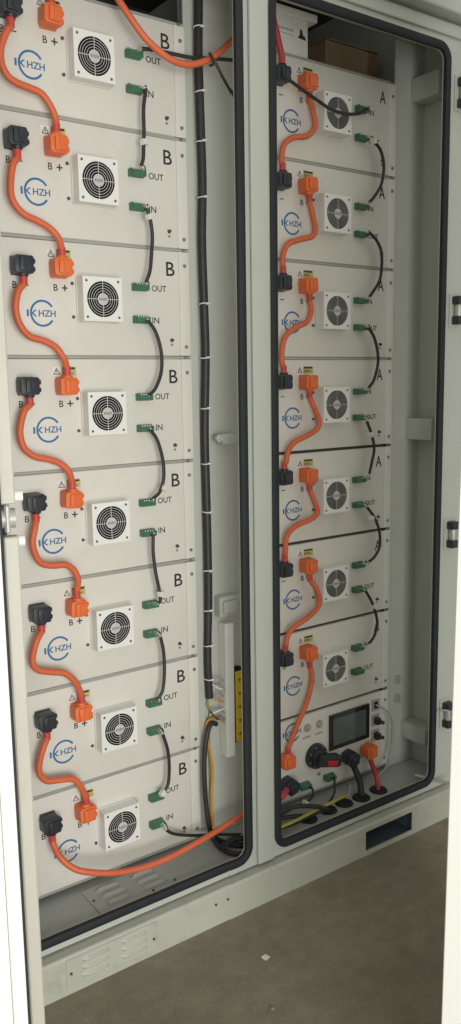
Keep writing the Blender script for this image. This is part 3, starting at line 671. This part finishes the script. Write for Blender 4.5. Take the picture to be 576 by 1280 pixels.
for i, w in enumerate((-0.037, -0.080, -0.123)):
    t = MB(); t.plate_hole(0.160, 0.184, hl(w - 0.015), hl(w + 0.015), 0.164, 0.180, hl(w - 0.010), hl(w + 0.010), 0.001, -0.006, -0.0005, 3); pt = t.build('network_port', M['shelf'], cu)
    t = MB(); t.box(0.1642, 0.1798, -0.0035, -0.0008, hl(w - 0.0098), hl(w + 0.0098)); t.build('port_cavity', M['dark'], pt, smooth=False)
    if i:
        t = MB(); t.box(0.1655, 0.1785, -0.020, -0.0036, hl(w - 0.009), hl(w + 0.009), 0.002, 2); t.cyl((0.172, -0.020, hl(w)), (0.177, -0.032, hl(w)), 0.006, 0.0045, 12, 0.0005); t.build('network_plug', M['blackplug'], cu)
# rotary isolator
uc, wc = -0.044, hl(-0.122)
t = MB(); t.cyl((uc, -0.0005, wc), (uc, -0.014, wc), 0.034, 0.032, 36, 0.0015); t.cyl((uc, -0.0142, wc), (uc, -0.024, wc), 0.025, 0.022, 32, 0.0015); sw = t.build('rotary_switch', M['blackplug'], cu)
t = MB(); t.prism([(uc - 0.014, wc - 0.014), (uc + 0.044, wc - 0.030), (uc + 0.055, wc - 0.027), (uc + 0.058, wc - 0.004), (uc + 0.050, wc + 0.003), (uc - 0.010, wc + 0.014)], -0.042, -0.0242, 0.002); t.build('switch_handle', M['blackplug'], sw)
t = MB(); t.prism([(uc + 0.004, wc - 0.0150), (uc + 0.038, wc - 0.0235), (uc + 0.0405, wc - 0.0095), (uc + 0.0065, wc - 0.0010)], -0.0455, -0.0418, 0.0008); t.build('red_grip', M['redhandle'], sw)
for a in range(8):
    an = a*math.pi/4 + 0.3; t = MB(); t.cyl((uc + 0.0285*math.cos(an), -0.0142, wc + 0.0285*math.sin(an)), (uc + 0.0285*math.cos(an), -0.0156, wc + 0.0285*math.sin(an)), 0.0016, n=8); t.build('index_dot', M['greywire'], sw)
t = MB(); t.ring(uc + 0.012, hl(-0.176), 0.003, 0.0045, -0.004, -0.0004, 16); t.build('lock_eyelet', M['screw'], cu)
# plug for the black output cable, second black plug at the left, green connectors
def hex_plug(ux, w, root, nm='black_plug', mat='blackplug'):
    t = MB(); pts = [(ux + 0.024*math.cos(i*math.pi/3 + 0.25), w + 0.022*math.sin(i*math.pi/3 + 0.25)) for i in range(6)]
    t.prism(pts, -0.034, -0.0006, 0.002); t.cyl((ux, -0.034, w), (ux, -0.040, w), 0.014, 0.012, 20, 0.001)
    return t.build(nm, M[mat], root)
for ux, w in ((-0.086, -0.190), (0.000, -0.192)):
    g = put('signal_connector', GREEN, cu, (ux, -0.0005, hl(w))); put('terminal_screws', PINS, g)
put('warning_sticker', STK_Y, cu, (0.150, -0.0004, hl(-0.141)))

# output cables
def out_cable(label, cat, name, pts, r, mat, extra=None, base=None):
    root = thing(name, label, cat, base or pts[0]); m = MB(); m.tube(pts, r, 12, 6); child(m, 'cable_jacket', M[mat], root); return root
pb = CU + Vector((0.066, 0, hl(-0.155)))
gz = FLOORZ + 0.004
r1 = out_cable('thick black output cable dropping from hexagonal plug into a floor grommet', 'power cable', 'power_cable', [pb + Vector((0.004, -0.024, -0.018)), pb + Vector((0.008, -0.030, -0.034)), Vector((0.735, -0.055, gz + 0.02)), Vector((0.7235, -0.077, gz - 0.002))][:2] + [Vector((0.742, -0.052, gz + 0.025)), Vector((0.727, -0.076, gz - 0.003))], 0.0088, 'cableblack', base=Vector((0.727, -0.076, gz)))
t = MB(); pts = [(0.024*math.cos(i*math.pi/3 + 0.25), 0.022*math.sin(i*math.pi/3 + 0.25)) for i in range(6)]
t.prism(pts, -0.034, -0.0010, 0.002); t.cyl((0, -0.034, 0), (0, -0.040, 0), 0.014, 0.012, 20, 0.001); HEX = t.mesh('hexagonal_plug', M['blackplug'])
cchild('hexagonal_plug', HEX, r1, pb)
po = CU + Vector((0.135, -0.0006, hl(-0.153)))
r2 = thing('power_cable', 'crimson output cable with orange plug dropping into the rightmost floor grommet', 'power cable', Vector((0.789, -0.074, gz)))
m = MB(); m.tube([po + Vector((0, -0.022, -0.018)), po + Vector((0.001, -0.026, -0.034)), Vector((0.797, -0.058, gz + 0.028)), Vector((0.789, -0.074, gz - 0.003))], 0.0068, 12, 6); child(m, 'cable_jacket', M['pinkred'], r2)
cchild('orange_plug', PL[('o', True)], r2, po)
r3 = thing('power_cable', 'black plug with red cable at the lower left corner of the control unit', 'power cable', CU + Vector((-0.152, 0, hl(-0.170))))
cchild('hexagonal_plug', HEX, r3, CU + Vector((-0.145, -0.0006, hl(-0.168))))
m = MB(); q = CU + Vector((-0.163, -0.030, hl(-0.168))); m.tube([q, q + Vector((-0.020, -0.010, -0.004)), q + Vector((-0.045, -0.010, -0.010)), q + Vector((-0.075, -0.002, -0.012))], 0.0075, 12, 6); child(m, 'cable_jacket', M['pinkred'], r3)
yg = [at(433, 994, -0.070), at(424, 998, -0.078), at(413.6, 1003, -0.082), at(397, 1011, -0.086), at(381.7, 1019, -0.090), at(366, 1027, -0.094), at(352, 1033, -0.096), at(338, 1040, -0.095)]
out_cable('yellow-green earth cable lying across the grommets under the control unit', 'earth cable', 'earth_cable', yg, 0.0040, 'yellowgreen', base=Vector((yg[0].x, yg[0].y, gz)))
gw = [CU + Vector((0.172, -0.004, hl(-0.037))), CU + Vector((0.186, -0.026, hl(-0.046))), CU + Vector((0.208, -0.030, hl(-0.080))), CU + Vector((0.214, -0.026, hl(-0.130))), CU + Vector((0.204, -0.030, hl(-0.175))), CU + Vector((0.176, -0.040, hl(-0.205))), CU + Vector((0.12, -0.055, hl(-0.215)))]
out_cable('thin pale grey network cable looping right of the display', 'signal cable', 'network_cable', gw, 0.0026, 'greywire', base=gw[-1])
for i, (ux, lab, pts) in enumerate(((-0.086, 'thin black wire hanging from the left green connector of the control unit', [(389, 985), (391, 992), (387, 999), (378, 1004), (366, 1010), (350, 1019)]), (0.0, 'thin black wire hanging from the right green connector of the control unit', [(417, 973), (418, 984), (416, 994), (410, 1004), (407, 1012)]))):
    p = CU + Vector((ux + 0.006, -0.018, hl(-0.192)))
    w3 = [p] + [at(a_, b_, -0.030 - 0.05*j/len(pts)) for j, (a_, b_) in enumerate(pts)]
    o = out_cable(lab, 'signal cable', 'signal_cable', w3, 0.0030, 'cableblack', base=w3[-1])
    if i == 0: cchild('cable_tag', TAGM, o, at(381, 1003.5, -0.066), (0, R(30), 0))
gb = [[(437, 982), (436, 990), (433, 998), (431, 1004)], [(439, 986), (439, 994), (436, 1001), (431, 1005)]]
for i, pts in enumerate(gb):
    w3 = [at(a_, b_, -0.035 - 0.012*j) for j, (a_, b_) in enumerate(pts)]
    out_cable(('left' if i == 0 else 'right') + ' strand of the grey wire pair entering the middle floor grommet', 'signal cable', 'grey_wire', w3, 0.0042, 'greywire', base=w3[-1])
bl = [[(345, 1024), (362, 1021), (377, 1020), (386, 1023)], [(345, 1036), (360, 1031), (377, 1024), (396, 1015), (409, 1012)], [(340, 1020), (356, 1012), (372, 1008), (392, 1008), (404, 1010), (410, 1013)]]
for i, pts in enumerate(bl):
    w3 = [at(a_, b_, -0.082 - 0.004*i) for j, (a_, b_) in enumerate(pts)]
    out_cable(('middle', 'lower', 'upper')[i] + ' black cable lying on the cabinet floor beside the left grommets', 'power cable', 'floor_cable', w3, 0.0055, 'cableblack', base=w3[-1])

# ------------------------------------------------------------------ gutter between the racks
bx = [(246, -30), (247.5, 0), (249.5, 70), (251, 150), (252.5, 230), (254, 300), (255.5, 380), (256.5, 450), (257.5, 540), (259, 640), (260, 740), (261, 820), (262, 872)]
bp_ = [at(x + 1.2*math.sin(i*2.1), y, -0.004) for i, (x, y) in enumerate(bx)]
bun = thing('cable_bundle', 'thick black sleeved cable bundle with white ties running down beside left rack', 'cable bundle', bp_[-1])
m = MB(); m.tube(bp_, 0.0092, 14, 8); child(m, 'sleeve', M['cableblack'], bun)
def on_path(y):
    for (xa, ya), (xb, yb) in zip(bx, bx[1:]):
        if ya <= y <= yb: return xa + (xb - xa)*(y - ya)/(yb - ya)
for y in (35, 115, 177, 247, 380, 447, 510, 579, 640, 713, 762, 806, 848):
    p = at(on_path(y), y, -0.004); m = MB()
    m.tube([p + Vector((0.0104*math.cos(a), 0.0104*math.sin(a), 0.0015*math.sin(a + y))) for a in [i*math.pi/8 for i in range(17)]], 0.0013, 6, 2)
    m.box(p.x - 0.003, p.x + 0.003, p.y - 0.0145, p.y - 0.0100, p.z - 0.0022, p.z + 0.0022, 0.0008, 1); m.tube([p + Vector((0.002, -0.0125, 0)), p + Vector((0.005, -0.0140, 0.001)), p + Vector((0.007, -0.014, 0.002))], 0.0008, 5, 2)
    child(m, 'cable_tie', M['white'], bun)
lp = [(271, 905), (264, 905), (259, 920), (256, 945), (256, 975), (258, 1005), (261, 1027), (266, 1046), (276, 1060), (292, 1067), (310, 1067)]
w3 = [at(a_, b_, -0.012 - 0.004*j) for j, (a_, b_) in enumerate(lp[:7])] + [atz(a_, b_, FLOORZ + h_) for (a_, b_), h_ in zip(lp[7:], (0.020, 0.009, 0.0065, 0.0065))]
out_cable('black cable looping down from the terminal strip to the cabinet floor', 'power cable', 'looped_cable', w3, 0.0058, 'cableblack', base=w3[-1])
yw = [(283, 902), (272, 898), (262, 900), (258, 908), (260, 925), (264, 945), (266, 965), (265, 985), (265, 1005), (266, 1025), (268, 1045)]
w3 = [at(a_, b_, -0.004) for j, (a_, b_) in enumerate(yw)]
out_cable('amber wire arching from the terminal strip and hanging down the gutter', 'wire', 'amber_wire', w3, 0.0033, 'amber', base=w3[-1])
yw = [(262, 868), (260, 880), (263, 890), (262, 905), (262, 930), (263, 955), (264, 985), (265, 1020), (266, 1040)]
w3 = [at(a_, b_, 0.004) for j, (a_, b_) in enumerate(yw)]
out_cable('yellow-green wire hanging straight down the gutter behind the looped cable', 'wire', 'earth_wire', w3, 0.0026, 'yellowgreen', base=w3[-1])
# terminal strip on the partition
tx = lambda px: at(px, 860, -0.012).x
tzv = lambda py: at(290, py, -0.012).z
ts = thing('terminal_strip', 'grey terminal strip with yellow marker label on the gutter panel', 'terminal strip', (tx(290), 0.0, tzv(945)))
m = MB(); m.box(tx(282), tx(291.5), -0.016, 0.0118, tzv(945), tzv(778), 0.002, 1); child(m, 'mounting_channel', M['white'], ts)
for i in range(9):
    z1 = tzv(838) + (tzv(930) - tzv(838))*i/9; z0 = tzv(838) + (tzv(930) - tzv(838))*(i + 1)/9; m = MB(); m.box(tx(292), tx(305), -0.012, 0.0118, z0 + 0.0005, z1 - 0.0005, 0.0015, 1); child(m, 'terminal', M['dark'], ts)
m = MB(); m.box(tx(293), tx(301), -0.0165, -0.0124, tzv(928), tzv(840), 0.0005, 1); ml = child(m, 'marker_label', M['yellowstrip'], ts)
for i in range(5):
    z = tzv(850 + i*17); m = MB(); m.box(tx(296), tx(299), -0.0170, -0.0166, z - 0.0012, z + 0.0012); m.box(tx(297), tx(298), -0.0171, -0.0166, z - 0.006, z - 0.0013); o = m.build('marker_print', M['ink'], None, False); o.parent = ml
for i in range(9):
    y = 852 + i*6.5; rr_ = random.Random(i)
    a_ = at(283 + rr_.uniform(-2, 2), y, -0.004); b_ = at(274 + rr_.uniform(-3, 3), y + rr_.uniform(-8, 6), -0.014); c_ = at(263, y + rr_.uniform(-10, 10), -0.002)
    m = MB(); m.tube([a_, b_, c_], 0.0019, 7, 5); child(m, 'wire', M[('greywire', 'white', 'greywire', 'greywire', 'amber', 'white', 'greywire', 'cableblack', 'greywire')[i]], ts)
# small bracket and clip on the partition
pa = at(275, 772, -0.01); pb_ = at(300, 742, -0.01)
m = MB(); m.box(pa.x, pb_.x, -0.012, 0.0118, pa.z, pb_.z, 0.003, 2); m.box(pa.x + 0.008, pb_.x - 0.012, -0.020, -0.0122, pa.z + 0.008, pb_.z - 0.01, 0.002, 1); tag(m.build('plastic_clip_box', M['grey']), 'small pale grey clip box on the gutter panel above the terminal strip', 'clip box')
pa = at(277, 556, -0.01); pb_ = at(297, 541, -0.01)
cl = thing('door_catch', 'small pale catch with a round knob on the gutter panel', 'catch', (pa.x, 0.01, pa.z))
m = MB(); m.box(pa.x, pb_.x, -0.016, 0.0118, pa.z, pb_.z, 0.003, 2); child(m, 'catch_body', M['grey'], cl)
pk = at(275.5, 548, -0.02); m = MB(); m.cyl((pk.x, -0.006, pk.z), (pk.x, -0.020, pk.z), 0.0085, n=16, bev=0.001); m.cyl((pk.x, -0.0202, pk.z), (pk.x, -0.023, pk.z), 0.004, n=12); child(m, 'catch_knob', M['fanhub'], cl)
# corrugated sleeves at the foot of the gutter
for i, pts in enumerate(([(268, 1048), (280, 1053), (294, 1056), (312, 1056)], [(276, 1060), (290, 1050), (300, 1048), (314, 1049)])):
    w3 = [atz(a_, b_, FLOORZ + 0.0075 + 0.012*i) for a_, b_ in pts]; out_cable(('lower' if i == 0 else 'upper') + ' dark corrugated sleeve at the foot of the gutter', 'cable sleeve', 'corrugated_sleeve', w3, 0.0070, 'rubber', base=w3[0])

# ------------------------------------------------------------------ things above the right rack
SZ = zf(0.0032)
wb = thing('relay_box', 'small white box with lipped lid on top of the right rack', 'device box', (0.57, 0.05, SZ))
m = MB(); m.box(0.505, 0.621, 0.012, 0.11, SZ, SZ + 0.083, 0.003, 2); child(m, 'case', M['white'], wb)
m = MB(); m.box(0.495, 0.645, 0.006, 0.12, SZ + 0.0832, SZ + 0.100, 0.003, 2); child(m, 'lid', M['white'], wb)
m = MB(); m.prism([(0.590, SZ + 0.043), (0.614, SZ + 0.041), (0.611, SZ + 0.049), (0.606, SZ + 0.050), (0.602, SZ + 0.062), (0.597, SZ + 0.062), (0.596, SZ + 0.050)], 0.0113, 0.0119); child(m, 'printed_mark', M['ink'], wb)
m = MB()
for i in range(9): m.box(0.530 + i*0.0055, 0.5335 + i*0.0055, 0.0114, 0.0119, SZ + 0.052, SZ + 0.056 + 0.002*(i % 2)); m.box(0.530 + i*0.0055, 0.534 + i*0.0055, 0.0114, 0.0119, SZ + 0.044, SZ + 0.046)
child(m, 'printed_text', M['greywire'], wb)
bb = thing('cardboard_box', 'brown cardboard box at the back of the shelf above the right rack', 'box', (0.92, 0.25, SZ))
m = MB(); m.box(0.80, 0.985, 0.15, 0.34, SZ, SZ + 0.128, 0.002, 1); child(m, 'carton', M['cardboard'], bb)
m = MB(); m.box(0.80, 0.892, 0.148, 0.34, SZ + 0.1285, SZ + 0.131); m.box(0.8925, 0.985, 0.148, 0.34, SZ + 0.1285, SZ + 0.132); child(m, 'flap', M['cardboard'], bb)
m = MB(); m.box(0.70, 0.735, 0.10, 0.15, SZ, SZ + 0.022, 0.004, 2); m.cyl((0.717, 0.10, SZ + 0.014), (0.717, 0.085, SZ + 0.014), 0.006, n=12); tag(m.build('metal_fitting', M['steel']), 'small shiny metal fitting lying in the dark above the right rack', 'fitting')

# ------------------------------------------------------------------ white door leaf at the right edge, litter
lf_a = at(592, 900, -0.86)
lf = thing('white_door_leaf', 'bright white door leaf standing at the right edge of the view', 'door', (lf_a.x, lf_a.y, 0.0))
lf.rotation_euler = (0, R(1.8), R(25))
t = MB(); t.box(0.0, 0.016, 0.0, 0.036, -0.01, 2.05, 0.0015, 1); t.build('edge_strip', M['door'], lf)
t = MB(); t.box(0.0165, 0.50, 0.002, 0.034, -0.01, 2.05, 0.0015, 1); t.build('leaf_panel', M['door'], lf)
p = atz(331, 1197, 0.0)
sc_ = MB(); sc_.prism([(-0.0075, -0.006), (0.006, -0.0075), (0.008, 0.005), (-0.005, 0.0075)], -0.0012, 0.0); o = sc_.build('paper_scrap', M['paper'], None, False); o.location = (p.x, p.y, 0.0002); o.rotation_euler = (R(-90), 0, R(20)); tag(o, 'tiny white paper scrap on the concrete floor', 'paper scrap')
p = atz(340, 1262, 0.0); bmq = bmesh.new(); bmesh.ops.create_icosphere(bmq, subdivisions=2, radius=0.005)
for v in bmq.verts: v.co *= random.uniform(0.75, 1.1); v.co.z *= 0.6
q = MB(); q.add(bmq); o = q.build('pebble', M['stone']); o.location = (p.x, p.y, 0.0025); tag(o, 'small pebble on the concrete floor near the bottom edge', 'pebble')
rg = random.Random(5); g = MB()
for i in range(90):
    px_, py_ = rg.uniform(70, 560), rg.uniform(1060, 1290); p = atz(px_, py_, 0.0)
    if p.y > YP - 0.012: continue
    b_ = bmesh.new(); bmesh.ops.create_icosphere(b_, subdivisions=1, radius=rg.uniform(0.0006, 0.0019))
    for v in b_.verts: v.co *= rg.uniform(0.6, 1.2); v.co.z *= 0.6
    g.add(b_, Matrix.Translation((p.x, p.y, 0.0005)))
tag(g.build('grit', M['stone'], None, False), 'loose grit scattered over the concrete floor', 'grit', kind='stuff')
